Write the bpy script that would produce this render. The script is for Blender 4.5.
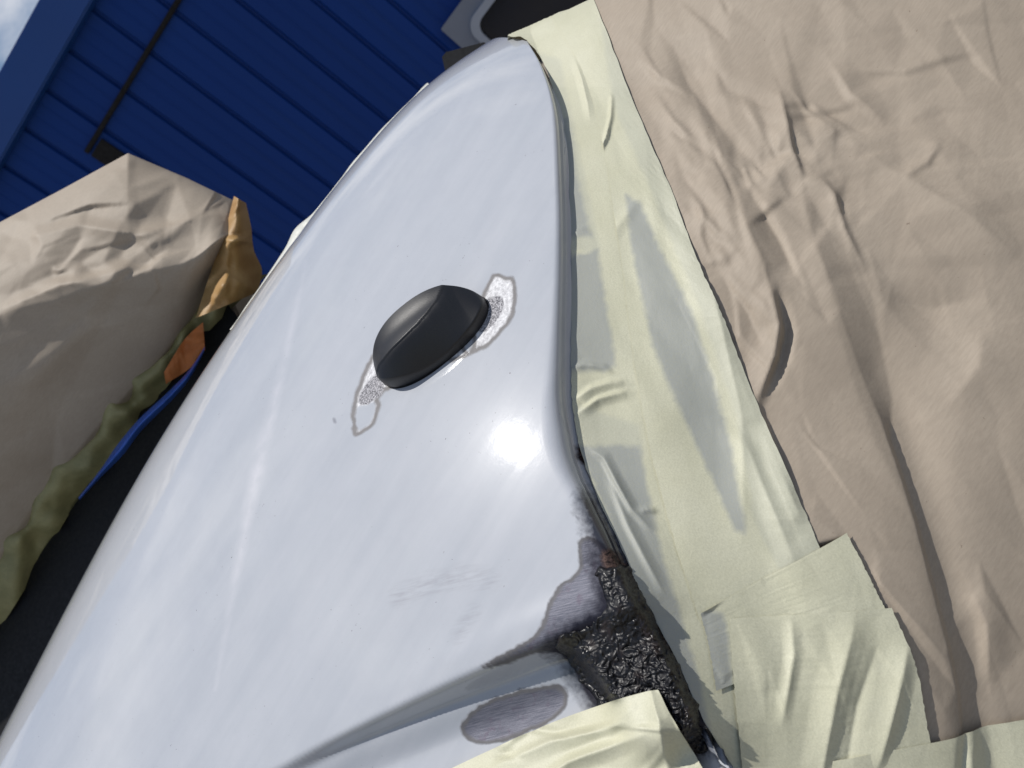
import bpy, bmesh, math
import numpy as np
from mathutils import Matrix, Vector

for o in list(bpy.data.objects): bpy.data.objects.remove(o)
scene = bpy.context.scene
COL = scene.collection

# ------------------------------------------------------------------ camera
F = 769.0                                   # focal length in pixels of a 1024 px wide picture
PITCH = math.radians(21.0)
ROLL_UP = np.array([-0.817, 0.577])         # where "up" points in the tilted picture
cp, sp = math.cos(PITCH), math.sin(PITCH)
u_c = np.array([ROLL_UP[0]*cp, ROLL_UP[1]*cp, sp])
r_c = np.array([ROLL_UP[1], -ROLL_UP[0], 0.0])
f_c = np.cross(u_c, r_c)
M = np.array([r_c, f_c, u_c])
CAM = np.array([0.0, 0.0, 0.98])
cam_d = bpy.data.cameras.new('camera'); cam = bpy.data.objects.new('camera', cam_d); COL.objects.link(cam)
mw = Matrix.Identity(4)
for i in range(3):
    for j in range(3): mw[i][j] = M[i, j]
    mw[i][3] = CAM[i]
cam.matrix_world = mw
cam_d.sensor_width = 36.0; cam_d.lens = F/1024*36.0; cam_d.clip_start = 0.01; cam_d.clip_end = 3000
cam_d.dof.use_dof = True; cam_d.dof.focus_distance = .46; cam_d.dof.aperture_fstop = 15.0
scene.camera = cam

# ------------------------------------------------------------------ sky and sun
SUN = np.array([-0.042, 0.081, 0.996]); SUN /= np.linalg.norm(SUN)
world = bpy.data.worlds.new('World'); scene.world = world; world.use_nodes = True
wn = world.node_tree; wn.nodes.clear()
def N(nt, typ, **kw):
    n = nt.nodes.new(typ)
    for k, v in kw.items():
        if k.startswith('i_'):
            n.inputs[k[2:].replace('_', ' ')].default_value = v
        else: setattr(n, k, v)
    return n
sky = N(wn, 'ShaderNodeTexSky', sky_type='NISHITA'); sky.sun_disc = False
sky.sun_elevation = math.asin(SUN[2]); sky.sun_rotation = math.atan2(SUN[0], SUN[1])
sky.air_density = 1.0; sky.dust_density = 0.6; sky.ozone_density = 1.5
tc = N(wn, 'ShaderNodeTexCoord')
nz = N(wn, 'ShaderNodeTexNoise'); nz.inputs['Scale'].default_value = 2.6; nz.inputs['Detail'].default_value = 8; nz.inputs['Roughness'].default_value = .58
mp = N(wn, 'ShaderNodeMapping'); mp.inputs['Scale'].default_value = (1, 1, 2.2); mp.inputs['Location'].default_value = (0.35, 0.1, 0.2)
cr = N(wn, 'ShaderNodeValToRGB'); cr.color_ramp.elements[0].position = .50; cr.color_ramp.elements[1].position = .66
mx = N(wn, 'ShaderNodeMix', data_type='RGBA')
mx.inputs[7].default_value = (9.0, 9.2, 9.8, 1)
bg = N(wn, 'ShaderNodeBackground'); bg.inputs['Strength'].default_value = 0.085
wo = N(wn, 'ShaderNodeOutputWorld')
wn.links.new(tc.outputs['Generated'], mp.inputs['Vector']); wn.links.new(mp.outputs[0], nz.inputs['Vector'])
wn.links.new(nz.outputs['Fac'], cr.inputs[0]); wn.links.new(cr.outputs[0], mx.inputs[0])
wn.links.new(sky.outputs[0], mx.inputs[6]); wn.links.new(mx.outputs[2], bg.inputs[0]); wn.links.new(bg.outputs[0], wo.inputs[0])
sd = bpy.data.lights.new('sun', 'SUN'); sd.energy = 4.2; sd.angle = math.radians(.53); sd.color = (1, .965, .91)
so = bpy.data.objects.new('sun', sd); COL.objects.link(so); so.location = (0, 0, 30)
so.rotation_euler = Vector(-SUN).to_track_quat('-Z', 'Y').to_euler()
vs = scene.view_settings; vs.view_transform = 'Standard'; vs.look = 'None'; vs.exposure = 0.0; vs.gamma = 1.0; vs.use_curve_mapping = False

# ------------------------------------------------------------------ maths helpers
rng = np.random.default_rng(7)
def W(px, py, d):
    """point at depth d (metres along the optical axis) seen at a picture position"""
    px, py, d = np.broadcast_arrays(np.asarray(px, float), np.asarray(py, float), np.asarray(d, float))
    c = np.stack([(px-512)/F*d, -(py-384)/F*d, -d], -1)
    return c @ M.T + CAM
def pix(P):
    c = (np.asarray(P)-CAM) @ M
    return np.stack([512+F*c[..., 0]/-c[..., 2], 384-F*c[..., 1]/-c[..., 2]], -1)
def poly(pts, t):
    """Catmull-Rom through pts (n x k) at t in 0..1, arc-length-free"""
    P = np.asarray(pts, float); n = len(P)
    x = np.clip(np.asarray(t, float), 0, 1)*(n-1); i = np.minimum(x.astype(int), n-2); f = (x-i)[..., None]
    p1, p2 = P[i], P[i+1]
    p0 = np.where((i > 0)[..., None], P[np.maximum(i-1, 0)], 2*p1-p2)
    p3 = np.where((i < n-2)[..., None], P[np.minimum(i+2, n-1)], 2*p2-p1)
    return .5*((2*p1)+(-p0+p2)*f+(2*p0-5*p1+4*p2-p3)*f*f+(-p0+3*p1-3*p2+p3)*f**3)
def seg_dist(X, Y, pts):
    """signed distance (right of travel positive, picture axes) and 0..1 position along a polyline"""
    pts = np.asarray(pts, float); best = np.full(X.shape, 1e9); sg = np.zeros(X.shape); ss = np.zeros(X.shape)
    L = np.r_[0, np.cumsum(np.hypot(*(np.diff(pts, axis=0).T)))]
    for k in range(len(pts)-1):
        a, b = pts[k], pts[k+1]; d = b-a; l2 = d@d+1e-9
        t = np.clip(((X-a[0])*d[0]+(Y-a[1])*d[1])/l2, 0, 1)
        dx, dy = X-(a[0]+t*d[0]), Y-(a[1]+t*d[1]); q = np.hypot(dx, dy)
        m = q < best
        cr_ = d[0]*(Y-a[1])-d[1]*(X-a[0])
        best = np.where(m, q, best); sg = np.where(m, np.where(cr_ >= 0, -1., 1.), sg)
        ss = np.where(m, (L[k]+t*math.sqrt(l2))/L[-1], ss)
    return best*-sg, ss
def sdf(X, Y, pts):
    pts = np.asarray(pts, float); n = len(pts); best = np.full(X.shape, 1e9); ins = np.zeros(X.shape, bool)
    for k in range(n):
        a, b = pts[k], pts[(k+1) % n]; d = b-a; l2 = d@d+1e-9
        t = np.clip(((X-a[0])*d[0]+(Y-a[1])*d[1])/l2, 0, 1)
        best = np.minimum(best, np.hypot(X-(a[0]+t*d[0]), Y-(a[1]+t*d[1])))
        c = ((a[1] > Y) != (b[1] > Y)) & (X < (b[0]-a[0])*(Y-a[1])/(b[1]-a[1]+1e-12)+a[0])
        ins ^= c
    return np.where(ins, -best, best)
def sm(a, b, x):
    t = np.clip((x-a)/(b-a), 0, 1); return t*t*(3-2*t)
def fold(X, Y, pts, amp, wl, wr, taper=.5, s0=0, s1=1):
    """a crease: crest along pts, falling off over wl px on the left hand, wr px on the right hand of travel"""
    q, s = seg_dist(X, Y, pts)
    d_ = np.subtract(pts[-1], pts[0])
    if abs(d_[1]) > abs(d_[0]) and d_[1] > 0: q = -q       # going down the picture: left hand means picture left
    prof = np.where(q < 0, np.clip(1+q/wl, 0, 1)**1.5, np.clip(1-q/wr, 0, 1)**1.5)
    return amp*prof*np.sin(np.pi*np.clip(s*.96+.02, 0, 1))**taper
def crumple(X, Y, n, box, amp, L, Wd, seed, ang=None, spread=3.2):
    """many small straight paper creases"""
    g = np.random.default_rng(seed); h = np.zeros(X.shape)
    for k in range(n):
        cx, cy = g.uniform(box[0], box[2]), g.uniform(box[1], box[3])
        a = g.uniform(0, np.pi) if ang is None else ang+g.normal()*spread
        l, w = L*g.uniform(.4, 1.4), Wd*g.uniform(.4, 1.5)
        dx, dy = X-cx, Y-cy
        s = (dx*math.cos(a)+dy*math.sin(a))/l; q = (-dx*math.sin(a)+dy*math.cos(a))/w
        asy = g.uniform(.35, 1)
        pr = np.where(q < 0, np.clip(1+q, 0, 1), np.clip(1-q/asy, 0, 1))
        h += g.choice([-1, 1])*amp*g.uniform(.3, 1)*pr*np.exp(-s*s*2)
    return h
def facets(X, Y, pts, hts, blur=0):
    """crumpled-paper height: flat triangles between random corner points"""
    from mathutils.geometry import delaunay_2d_cdt
    r = delaunay_2d_cdt([Vector(p) for p in pts], [], [], 0, 1e-4)
    vs_, tris, ov = np.array([tuple(p) for p in r[0]]), r[2], r[3]
    hv = np.array([hts[o[0]] for o in ov]); out = np.zeros(X.shape); xf, yf = X.ravel(), Y.ravel(); of = out.ravel()
    order = np.argsort(xf); xs = xf[order]
    for t in tris:
        a, b, c = vs_[t[0]], vs_[t[1]], vs_[t[2]]
        lo, hi = np.searchsorted(xs, min(a[0], b[0], c[0])), np.searchsorted(xs, max(a[0], b[0], c[0]))
        if hi <= lo: continue
        k = order[lo:hi]; k = k[(yf[k] >= min(a[1], b[1], c[1])) & (yf[k] <= max(a[1], b[1], c[1]))]
        den = (b[1]-c[1])*(a[0]-c[0])+(c[0]-b[0])*(a[1]-c[1])
        if abs(den) < 1e-9 or len(k) == 0: continue
        l1 = ((b[1]-c[1])*(xf[k]-c[0])+(c[0]-b[0])*(yf[k]-c[1]))/den; l2 = ((c[1]-a[1])*(xf[k]-c[0])+(a[0]-c[0])*(yf[k]-c[1]))/den
        m = (l1 >= -1e-6) & (l2 >= -1e-6) & (l1+l2 <= 1+1e-6)
        of[k[m]] = l1[m]*hv[t[0]]+l2[m]*hv[t[1]]+(1-l1[m]-l2[m])*hv[t[2]]
    out = of.reshape(X.shape)
    for _ in range(blur):
        o2 = out.copy(); o2[1:-1, 1:-1] = (out[:-2, 1:-1]+out[2:, 1:-1]+out[1:-1, :-2]+out[1:-1, 2:]+2*out[1:-1, 1:-1])/6; out = o2
    return out
def rand_facets(X, Y, box, n, amp, seed, blur=1, stretch=None, focus=None):
    g = np.random.default_rng(seed)
    pts = g.uniform((box[0], box[1]), (box[2], box[3]), (n, 2))
    if focus is not None:
        cx, cy, sx, sy, m = focus; pts = np.concatenate([pts, g.normal((cx, cy), (sx, sy), (m, 2))])
    pts = np.concatenate([pts, [(box[0]-200, box[1]-200), (box[2]+200, box[1]-200), (box[2]+200, box[3]+200), (box[0]-200, box[3]+200)]])
    hts = g.uniform(-1, 1, len(pts))*amp
    if stretch is not None:                 # longer creases along one direction
        c, s_ = math.cos(stretch[0]), math.sin(stretch[0]); k = stretch[1]
        u_, v_ = (X*c+Y*s_)/k, -X*s_+Y*c; pu, pv = (pts[:, 0]*c+pts[:, 1]*s_)/k, -pts[:, 0]*s_+pts[:, 1]*c
        return facets(u_, v_, np.stack([pu, pv], 1), hts, blur)
    return facets(X, Y, pts, hts, blur)
def vnoise(X, Y, sc, seed):
    """smooth value noise"""
    g = np.random.default_rng(seed); T = g.uniform(-1, 1, (64, 64))
    x, y = X/sc, Y/sc; i, j = np.floor(x).astype(int), np.floor(y).astype(int); fx, fy = x-i, y-j
    fx, fy = fx*fx*(3-2*fx), fy*fy*(3-2*fy)
    t = lambda a, b: T[a % 64, b % 64]
    return (t(i, j)*(1-fx)+t(i+1, j)*fx)*(1-fy)+(t(i, j+1)*(1-fx)+t(i+1, j+1)*fx)*fy

# ------------------------------------------------------------------ object helpers
def mesh_obj(name, V, faces, mat, parent=None, smooth=True, attrs=None, origin=None):
    V = np.asarray(V, float).reshape(-1, 3)
    o0 = np.zeros(3) if origin is None else np.asarray(origin, float)
    me = bpy.data.meshes.new(name)
    me.from_pydata((V-o0).tolist(), [], [list(map(int, f)) for f in faces]); me.update()
    if smooth: me.polygons.foreach_set('use_smooth', [True]*len(me.polygons))
    for k, a in (attrs or {}).items():
        at = me.attributes.new(k, 'FLOAT', 'POINT'); at.data.foreach_set('value', np.asarray(a, np.float32).ravel())
    me.materials.append(mat)
    o = bpy.data.objects.new(name, me); COL.objects.link(o)
    if parent is not None: o.parent = parent; o.location = o0-np.array(parent.location)
    else: o.location = o0
    return o
def grid_faces(n, m, flip=False, keep=None):
    i, j = np.meshgrid(np.arange(n-1), np.arange(m-1), indexing='ij')
    a = i*m+j; q = np.stack([a, a+1, a+m+1, a+m], -1).reshape(-1, 4)
    if flip: q = q[:, ::-1]
    if keep is not None:
        kf = keep.ravel(); q = q[kf[q].all(1)]
    return q
def compact(V, F_, attrs=None):
    F_ = np.asarray(F_); used = np.unique(F_); mp_ = np.full(len(V), -1); mp_[used] = np.arange(len(used))
    return V[used], mp_[F_], {k: np.asarray(a).ravel()[used] for k, a in (attrs or {}).items()}
def tag(o, label=None, cat=None, group=None, kind=None):
    if label: o['label'] = label
    if cat: o['category'] = cat
    if group: o['group'] = group
    if kind: o['kind'] = kind
    return o
def empty(name, loc):
    o = bpy.data.objects.new(name, None); COL.objects.link(o); o.location = loc; o.empty_display_size = .05; return o
def box_bm(bm, lo, hi, bev=0):
    g = bmesh.ops.create_cube(bm, size=1)
    for v in g['verts']:
        v.co = Vector([lo[k]+(v.co[k]+.5)*(hi[k]-lo[k]) for k in range(3)])
    if bev:
        es = list({e for v in g['verts'] for e in v.link_edges})
        bmesh.ops.bevel(bm, geom=es, offset=bev, segments=2, affect='EDGES')
def bm_obj(name, bm, mat, parent=None, loc=(0, 0, 0), rotz=0, smooth=False):
    me = bpy.data.meshes.new(name); bm.to_mesh(me); bm.free(); me.materials.append(mat)
    if smooth: me.polygons.foreach_set('use_smooth', [True]*len(me.polygons))
    o = bpy.data.objects.new(name, me); COL.objects.link(o); o.location = loc; o.rotation_euler = (0, 0, rotz)
    if parent is not None: o.parent = parent
    return o

# ------------------------------------------------------------------ materials
def mat(name):
    m = bpy.data.materials.new(name); m.use_nodes = True; nt = m.node_tree
    return m, nt, nt.nodes['Principled BSDF']
def noise(nt, scale, detail=4, rough=.55, vec=None):
    n = N(nt, 'ShaderNodeTexNoise'); n.inputs['Scale'].default_value = scale; n.inputs['Detail'].default_value = detail; n.inputs['Roughness'].default_value = rough
    if vec is None:
        t = N(nt, 'ShaderNodeTexCoord'); vec = t.outputs['Object']
    nt.links.new(vec, n.inputs['Vector']); return n.outputs['Fac']
def ramp(nt, fac, stops):
    r = N(nt, 'ShaderNodeValToRGB'); e = r.color_ramp.elements
    while len(e) < len(stops): e.new(.5)
    for x, (p, c) in zip(e, stops):
        x.position = p; x.color = (c, c, c, 1) if not hasattr(c, '__len__') else (*c, 1)
    nt.links.new(fac, r.inputs[0]); return r.outputs[0]
def mixc(nt, fac, a, b):
    m = N(nt, 'ShaderNodeMix', data_type='RGBA')
    for s, v in ((0, fac), (6, a), (7, b)):
        if isinstance(v, bpy.types.NodeSocket): nt.links.new(v, m.inputs[s])
        else: m.inputs[s].default_value = v if s == 0 else ((v, v, v, 1) if not hasattr(v, '__len__') else (*v, 1))
    return m.outputs[2]
def math_(nt, op, a, b=None, c=None, clamp=False):
    m = N(nt, 'ShaderNodeMath', operation=op); m.use_clamp = clamp
    for s, v in enumerate((a, b, c)):
        if v is None: continue
        if isinstance(v, bpy.types.NodeSocket): nt.links.new(v, m.inputs[s])
        else: m.inputs[s].default_value = v
    return m.outputs[0]
def mrange(nt, v, a, b, c=0., d=1.):
    m = N(nt, 'ShaderNodeMapRange'); nt.links.new(v, m.inputs[0])
    for k, x in zip((1, 2, 3, 4), (a, b, c, d)): m.inputs[k].default_value = x
    return m.outputs[0]
def attr(nt, name):
    a = N(nt, 'ShaderNodeAttribute'); a.attribute_name = name; return a.outputs['Fac']
def bump(nt, bsdf, h, strength, dist, sock='Normal', prev=None):
    b = N(nt, 'ShaderNodeBump'); b.inputs['Strength'].default_value = strength; b.inputs['Distance'].default_value = dist
    nt.links.new(h, b.inputs['Height'])
    if prev is not None: nt.links.new(prev, b.inputs['Normal'])
    nt.links.new(b.outputs[0], bsdf.inputs[sock]); return b.outputs[0]
def simple(name, col, rough=.5, var=.15, scale=30, metallic=0, bmp=0, bscale=200, bdist=.001, coat=0):
    m, nt, b = mat(name)
    f = noise(nt, scale, 5)
    c = mixc(nt, f, tuple(max(0, x*(1-var)) for x in col), tuple(min(1, x*(1+var)) for x in col))
    nt.links.new(c, b.inputs['Base Color']); b.inputs['Metallic'].default_value = metallic
    nt.links.new(mrange(nt, noise(nt, scale*2.3, 3), .3, .7, rough*.85, min(1, rough*1.15)), b.inputs['Roughness'])
    b.inputs['Coat Weight'].default_value = coat; b.inputs['Coat Roughness'].default_value = .04
    if bmp: bump(nt, b, noise(nt, bscale, 3), bmp, bdist)
    return m

def make_paint():
    m, nt, b = mat('worn_silver_white_paint')
    wob = math_(nt, 'MULTIPLY', math_(nt, 'SUBTRACT', noise(nt, 260, 4), .5), 9.0)
    wob2 = math_(nt, 'MULTIPLY', math_(nt, 'SUBTRACT', noise(nt, 700, 4, .7), .5), 7.0)
    paint = mixc(nt, noise(nt, 5, 3), (.378, .397, .432), (.408, .427, .462))
    cx3 = N(nt, 'ShaderNodeCombineXYZ'); nt.links.new(math_(nt, 'MULTIPLY', attr(nt, 'su'), .0035), cx3.inputs[0]); nt.links.new(math_(nt, 'MULTIPLY', attr(nt, 'sv'), .045), cx3.inputs[1])
    haze = noise(nt, 1.0, 6, .6, cx3.outputs[0])
    paint = mixc(nt, mrange(nt, haze, .35, .7, 0, .40), paint, (.49, .50, .53))
    fine = mrange(nt, noise(nt, 55, 6, .75), .35, .75, 0, .12)
    paint = mixc(nt, fine, paint, (.25, .26, .30))
    # pale reflection painted into the colour as faint streaks
    sm_ = math_(nt, 'MULTIPLY', mrange(nt, attr(nt, 'refl_streak'), 10, -4), mrange(nt, noise(nt, 60, 4), .35, .65, .3, 1.))
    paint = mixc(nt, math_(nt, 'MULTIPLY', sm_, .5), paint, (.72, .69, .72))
    # brown rubbed arc
    cx2 = N(nt, 'ShaderNodeCombineXYZ'); nt.links.new(math_(nt, 'MULTIPLY', attr(nt, 'along'), .035), cx2.inputs[0]); nt.links.new(math_(nt, 'MULTIPLY', attr(nt, 'across'), .22), cx2.inputs[1])
    stk = noise(nt, 1.0, 5, .65, cx2.outputs[0])
    scf = math_(nt, 'MULTIPLY', mrange(nt, attr(nt, 'scuff'), 16, 0), mrange(nt, stk, .42, .72))
    paint = mixc(nt, math_(nt, 'MULTIPLY', scf, .55), paint, (.20, .19, .215))
    paint = mixc(nt, math_(nt, 'MULTIPLY', mrange(nt, attr(nt, 'scratch'), 2.4, .6), .55), paint, (.12, .12, .14))
    # dust specks
    sp_ = mrange(nt, noise(nt, 520, 2, .5), .735, .77)
    sp_ = math_(nt, 'MULTIPLY', sp_, mrange(nt, noise(nt, 21, 2), .52, .62))
    paint = mixc(nt, sp_, paint, (.10, .09, .09))
    # sanded rings round the lamp: primer rim, pale ground inside, pitted patches
    a = math_(nt, 'ADD', attr(nt, 'ring'), math_(nt, 'MULTIPLY', wob2, .25))
    rim = mixc(nt, noise(nt, 300, 4), (.17, .165, .165), (.25, .24, .24))
    c = mixc(nt, mrange(nt, a, 1.3, -1.1), paint, rim)
    inside = mixc(nt, mrange(nt, noise(nt, 420, 4, .7), .35, .65), (.42, .415, .43), (.74, .74, .75))
    inside = mixc(nt, mrange(nt, attr(nt, 'loop'), 1, -1), inside, paint)
    c = mixc(nt, mrange(nt, a, -3.0, -5.2), c, inside)
    pt = math_(nt, 'ADD', attr(nt, 'pit'), math_(nt, 'MULTIPLY', wob2, .6))
    pn = mrange(nt, noise(nt, 900, 3, .7), .38, .62)
    pitc = mixc(nt, pn, (.09, .09, .10), (.50, .49, .51))
    c = mixc(nt, mrange(nt, pt, .7, -.7), c, pitc)
    # sanded metal round the rust and the oval below the crease
    bb = math_(nt, 'ADD', attr(nt, 'bare'), math_(nt, 'MULTIPLY', wob, .35))
    rim2 = mixc(nt, noise(nt, 200, 4), (.11, .108, .115), (.17, .165, .17))
    c = mixc(nt, mrange(nt, bb, 1.5, -1.2), c, rim2)
    cxyz = N(nt, 'ShaderNodeCombineXYZ'); nt.links.new(math_(nt, 'MULTIPLY', attr(nt, 'along'), .05), cxyz.inputs[0]); nt.links.new(math_(nt, 'MULTIPLY', attr(nt, 'across'), .8), cxyz.inputs[1])
    br = noise(nt, 1.0, 4, .65, cxyz.outputs[0])
    metal = mixc(nt, mrange(nt, br, .3, .7), (.085, .09, .115), (.20, .20, .235))
    metal = mixc(nt, mrange(nt, noise(nt, 150, 4, .65), .55, .75), metal, (.12, .10, .13))
    fb = mrange(nt, bb, -2.6, -5.6)
    c = mixc(nt, fb, c, metal)
    so_ = math_(nt, 'ADD', attr(nt, 'soot'), math_(nt, 'MULTIPLY', wob, 2.2))
    c = mixc(nt, math_(nt, 'MULTIPLY', mrange(nt, so_, 17, 0), .92), c, (.010, .010, .018))
    # rust stains along the lip
    ru = math_(nt, 'ADD', attr(nt, 'stain'), wob)
    fs = mrange(nt, ru, 3, -3)
    c = mixc(nt, fs, c, mixc(nt, mrange(nt, noise(nt, 420, 5, .7), .4, .62), (.012, .009, .009), (.10, .065, .055)))
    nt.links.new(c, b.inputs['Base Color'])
    solid = math_(nt, 'MAXIMUM', math_(nt, 'MAXIMUM', mrange(nt, a, .6, -.6), mrange(nt, bb, .8, -.8)), fs)
    solid = math_(nt, 'MULTIPLY', solid, math_(nt, 'SUBTRACT', 1., mrange(nt, attr(nt, 'loop'), 1, -3)))
    met = mixc(nt, solid, .0, mixc(nt, fb, .0, .12))
    nt.links.new(met, b.inputs['Metallic'])
    nt.links.new(mixc(nt, solid, .26, .5), b.inputs['Roughness'])
    b.inputs['Specular IOR Level'].default_value = .035
    nt.links.new(mixc(nt, solid, 1., .12), b.inputs['Coat Weight'])
    nt.links.new(mrange(nt, haze, .3, .7, .026, .05), b.inputs['Coat Roughness'])
    h = math_(nt, 'MULTIPLY', noise(nt, 900, 3, .7), math_(nt, 'MAXIMUM', mrange(nt, pt, .7, -.7), math_(nt, 'MAXIMUM', math_(nt, 'MULTIPLY', fb, .5), fs)))
    edge = math_(nt, 'SUBTRACT', h, math_(nt, 'MULTIPLY', solid, .35))
    bump(nt, b, edge, .6, .0006)
    # light orange peel in the lacquer
    cb = N(nt, 'ShaderNodeBump'); cb.inputs['Strength'].default_value = .05; cb.inputs['Distance'].default_value = .0004
    nt.links.new(noise(nt, 230, 2), cb.inputs['Height']); nt.links.new(cb.outputs[0], b.inputs['Coat Normal'])
    return m
def make_paper(name, a, b_):
    m, nt, b = mat(name)
    c = mixc(nt, mrange(nt, noise(nt, 14, 5, .6), .3, .7), a, b_)
    tco = N(nt, 'ShaderNodeTexCoord'); mpp = N(nt, 'ShaderNodeMapping')
    mpp.inputs['Rotation'].default_value = (.2, .3, .9); mpp.inputs['Scale'].default_value = (120, 700, 700)
    nt.links.new(tco.outputs['Object'], mpp.inputs[0])
    fib = noise(nt, 1., 4, .7, mpp.outputs[0])
    c = mixc(nt, mrange(nt, fib, .38, .64, 0, .34), c, tuple(x*.72 for x in a))
    fl = mrange(nt, noise(nt, 380, 2), .74, .80)
    c = mixc(nt, math_(nt, 'MULTIPLY', fl, .55), c, (.13, .09, .06))
    nt.links.new(c, b.inputs['Base Color']); b.inputs['Roughness'].default_value = .62
    b.inputs['Specular IOR Level'].default_value = .35
    p = bump(nt, b, fib, .10, .0003)
    p = bump(nt, b, noise(nt, 30, 3, .5), .05, .003, prev=p)
    return m
def make_tape(name, a, b_, grey=(.275, .29, .285), glow=0):
    m, nt, b = mat(name)
    c = mixc(nt, mrange(nt, noise(nt, 26, 4, .6), .3, .7), a, b_)
    pl_ = math_(nt, 'ADD', attr(nt, 'pale'), math_(nt, 'MULTIPLY', math_(nt, 'SUBTRACT', noise(nt, 120, 3), .5), 6))
    c = mixc(nt, mrange(nt, pl_, 2.5, -2.5, 0, .55), c, (.41, .415, .34))
    g = math_(nt, 'ADD', attr(nt, 'thin'), math_(nt, 'MULTIPLY', math_(nt, 'SUBTRACT', noise(nt, 160, 3), .5), 8))
    c = mixc(nt, mrange(nt, g, 3, -3, 0, .85), c, grey)
    tco = N(nt, 'ShaderNodeTexCoord'); mpp = N(nt, 'ShaderNodeMapping')
    mpp.inputs['Rotation'].default_value = (.1, .2, -.25); mpp.inputs['Scale'].default_value = (1300, 1300, 420)
    nt.links.new(tco.outputs['Object'], mpp.inputs[0])
    fib = noise(nt, 1., 3, .7, mpp.outputs[0])
    c = mixc(nt, mrange(nt, fib, .38, .64, 0, .36), c, tuple(x*.7 for x in a))
    nt.links.new(c, b.inputs['Base Color']); b.inputs['Roughness'].default_value = .55
    b.inputs['Subsurface Weight'].default_value = 0
    p = bump(nt, b, fib, .28, .0005)
    bump(nt, b, noise(nt, 60, 3, .6), .12, .002, prev=p)
    return m
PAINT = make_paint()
PAPER = make_paper('brown_masking_paper', (.325, .270, .210), (.372, .314, .248))
TAPE = make_tape('cream_masking_tape', (.50, .49, .355), (.55, .54, .41))
TAPE_O = make_tape('shaded_masking_tape', (.19, .18, .075), (.36, .33, .16))  # olive tone puts shade into the colour of the cream tape
TAPE_B = make_tape('backlit_masking_tape', (.30, .16, .05), (.42, .27, .10))  # amber tone stands for light glowing through the tape
ORANGE = simple('orange_cloth', (.50, .16, .04), .7, .3, 60)
BLUE_T = simple('bright_blue_strip', (.03, .10, .42), .4, .35, 80)
BLACK = simple('matt_black_plastic', (.005, .005, .006), .75, .3, 90)
GREYP = simple('grey_painted_metal', (.62, .64, .68), .4, .15, 60, coat=.3)
RIMW = simple('pale_frame_paint', (.34, .37, .43), .42, .12, 8)
RIMG = simple('grey_frame_paint', (.19, .21, .26), .5, .12, 8)
GLASS = simple('dark_window_glass', (.003, .008, .020), .2, .2, 4)

# ------------------------------------------------------------------ ground and building
def mat_ground():
    m, nt, b = mat('pale_concrete')
    c = mixc(nt, noise(nt, 90, 6, .7), (.18, .152, .12), (.26, .222, .178))
    c = mixc(nt, mrange(nt, noise(nt, .6, 4), .4, .7, 0, .5), c, (.13, .115, .095))
    nt.links.new(c, b.inputs['Base Color']); b.inputs['Roughness'].default_value = .9
    bump(nt, b, noise(nt, 160, 4), .5, .006); return m
GR = mat_ground()
n = 2
V = [(-1500, -1500, 0), (1500, -1500, 0), (1500, 1500, 0), (-1500, 1500, 0)]
tag(mesh_obj('ground', V, [(0, 1, 2, 3)], GR, smooth=False), kind='structure')

def mat_blue():
    m, nt, b = mat('blue_sheet_metal')
    c = mixc(nt, noise(nt, .8, 4), (.003, .033, .19), (.0045, .042, .23))
    tco = N(nt, 'ShaderNodeTexCoord'); mpp = N(nt, 'ShaderNodeMapping'); mpp.inputs['Scale'].default_value = (14, 14, .5)
    nt.links.new(tco.outputs['Object'], mpp.inputs[0])
    c = mixc(nt, mrange(nt, noise(nt, 1., 4, .6, mpp.outputs[0]), .5, .8, 0, .35), c, (.012, .04, .13))
    oi = N(nt, 'ShaderNodeObjectInfo'); c = mixc(nt, mrange(nt, oi.outputs['Random'], 0, 1, 0, .30), c, (.002, .025, .15))
    nt.links.new(c, b.inputs['Base Color']); b.inputs['Roughness'].default_value = .5; b.inputs['Specular IOR Level'].default_value = .2
    bump(nt, b, noise(nt, 3, 2), .15, .01); return m
BLUE = mat_blue()
FASC = simple('blue_fascia_paint', (.006, .052, .24), .45, .12, 2)
WY = 7.0; YAW = math.radians(-17.0)         # wall recedes to the left
wall_root = empty('blue_building', (0.0, WY, 0))
wall_root.rotation_euler = (0, 0, YAW)
def ray_wall(px, py):
    """picture position -> (along, height) on the wall plane"""
    d = W(px, py, 1.0)-CAM
    nrm = np.array([-math.sin(YAW), math.cos(YAW), 0]); t = ((np.array([0, WY, 0])-CAM)@nrm)/(d@nrm)
    P = CAM+d*t-np.array([0, WY, 0])
    return P@np.array([math.cos(YAW), math.sin(YAW), 0]), P[2]
_, TOP = ray_wall(20, 44); _, FB = ray_wall(51, 81)
print('wall top', TOP, FB)
PITCHR = .365
off = ray_wall(97, 14)[0] % PITCHR
X0, X1 = -9.0, 9.0
k = int(math.ceil((X0-off)/PITCHR)); panels = []
x = off+k*PITCHR
rw = .034
pm = None
while x < X1:
    # one cladding sheet strip: flat pan with folded edges standing in the joint
    if pm is None:
        w = PITCHR; H0, H1 = .05, FB+.02
        prof = [(0.0, .028), (rw*.55, .028), (rw, 0.0), (w*.36, 0), (w*.37, -.004), (w*.40, -.004), (w*.41, 0), (w*.66, 0), (w*.67, -.004), (w*.70, -.004), (w*.71, 0), (w-rw*.4, 0.0), (w-.002, .028)]
        V = [(a, b_, z) for z in (H0, H1) for a, b_ in prof]
        m_ = len(prof); Fs = [(i, i+1, m_+i+1, m_+i) for i in range(m_-1)]
        o = mesh_obj('cladding_sheet', V, Fs, BLUE, wall_root, smooth=False); o.location = (x, 0, 0); pm = o
    else:
        o = pm.copy(); COL.objects.link(o); o.location = (x, 0, 0)
    x += PITCHR
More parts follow.
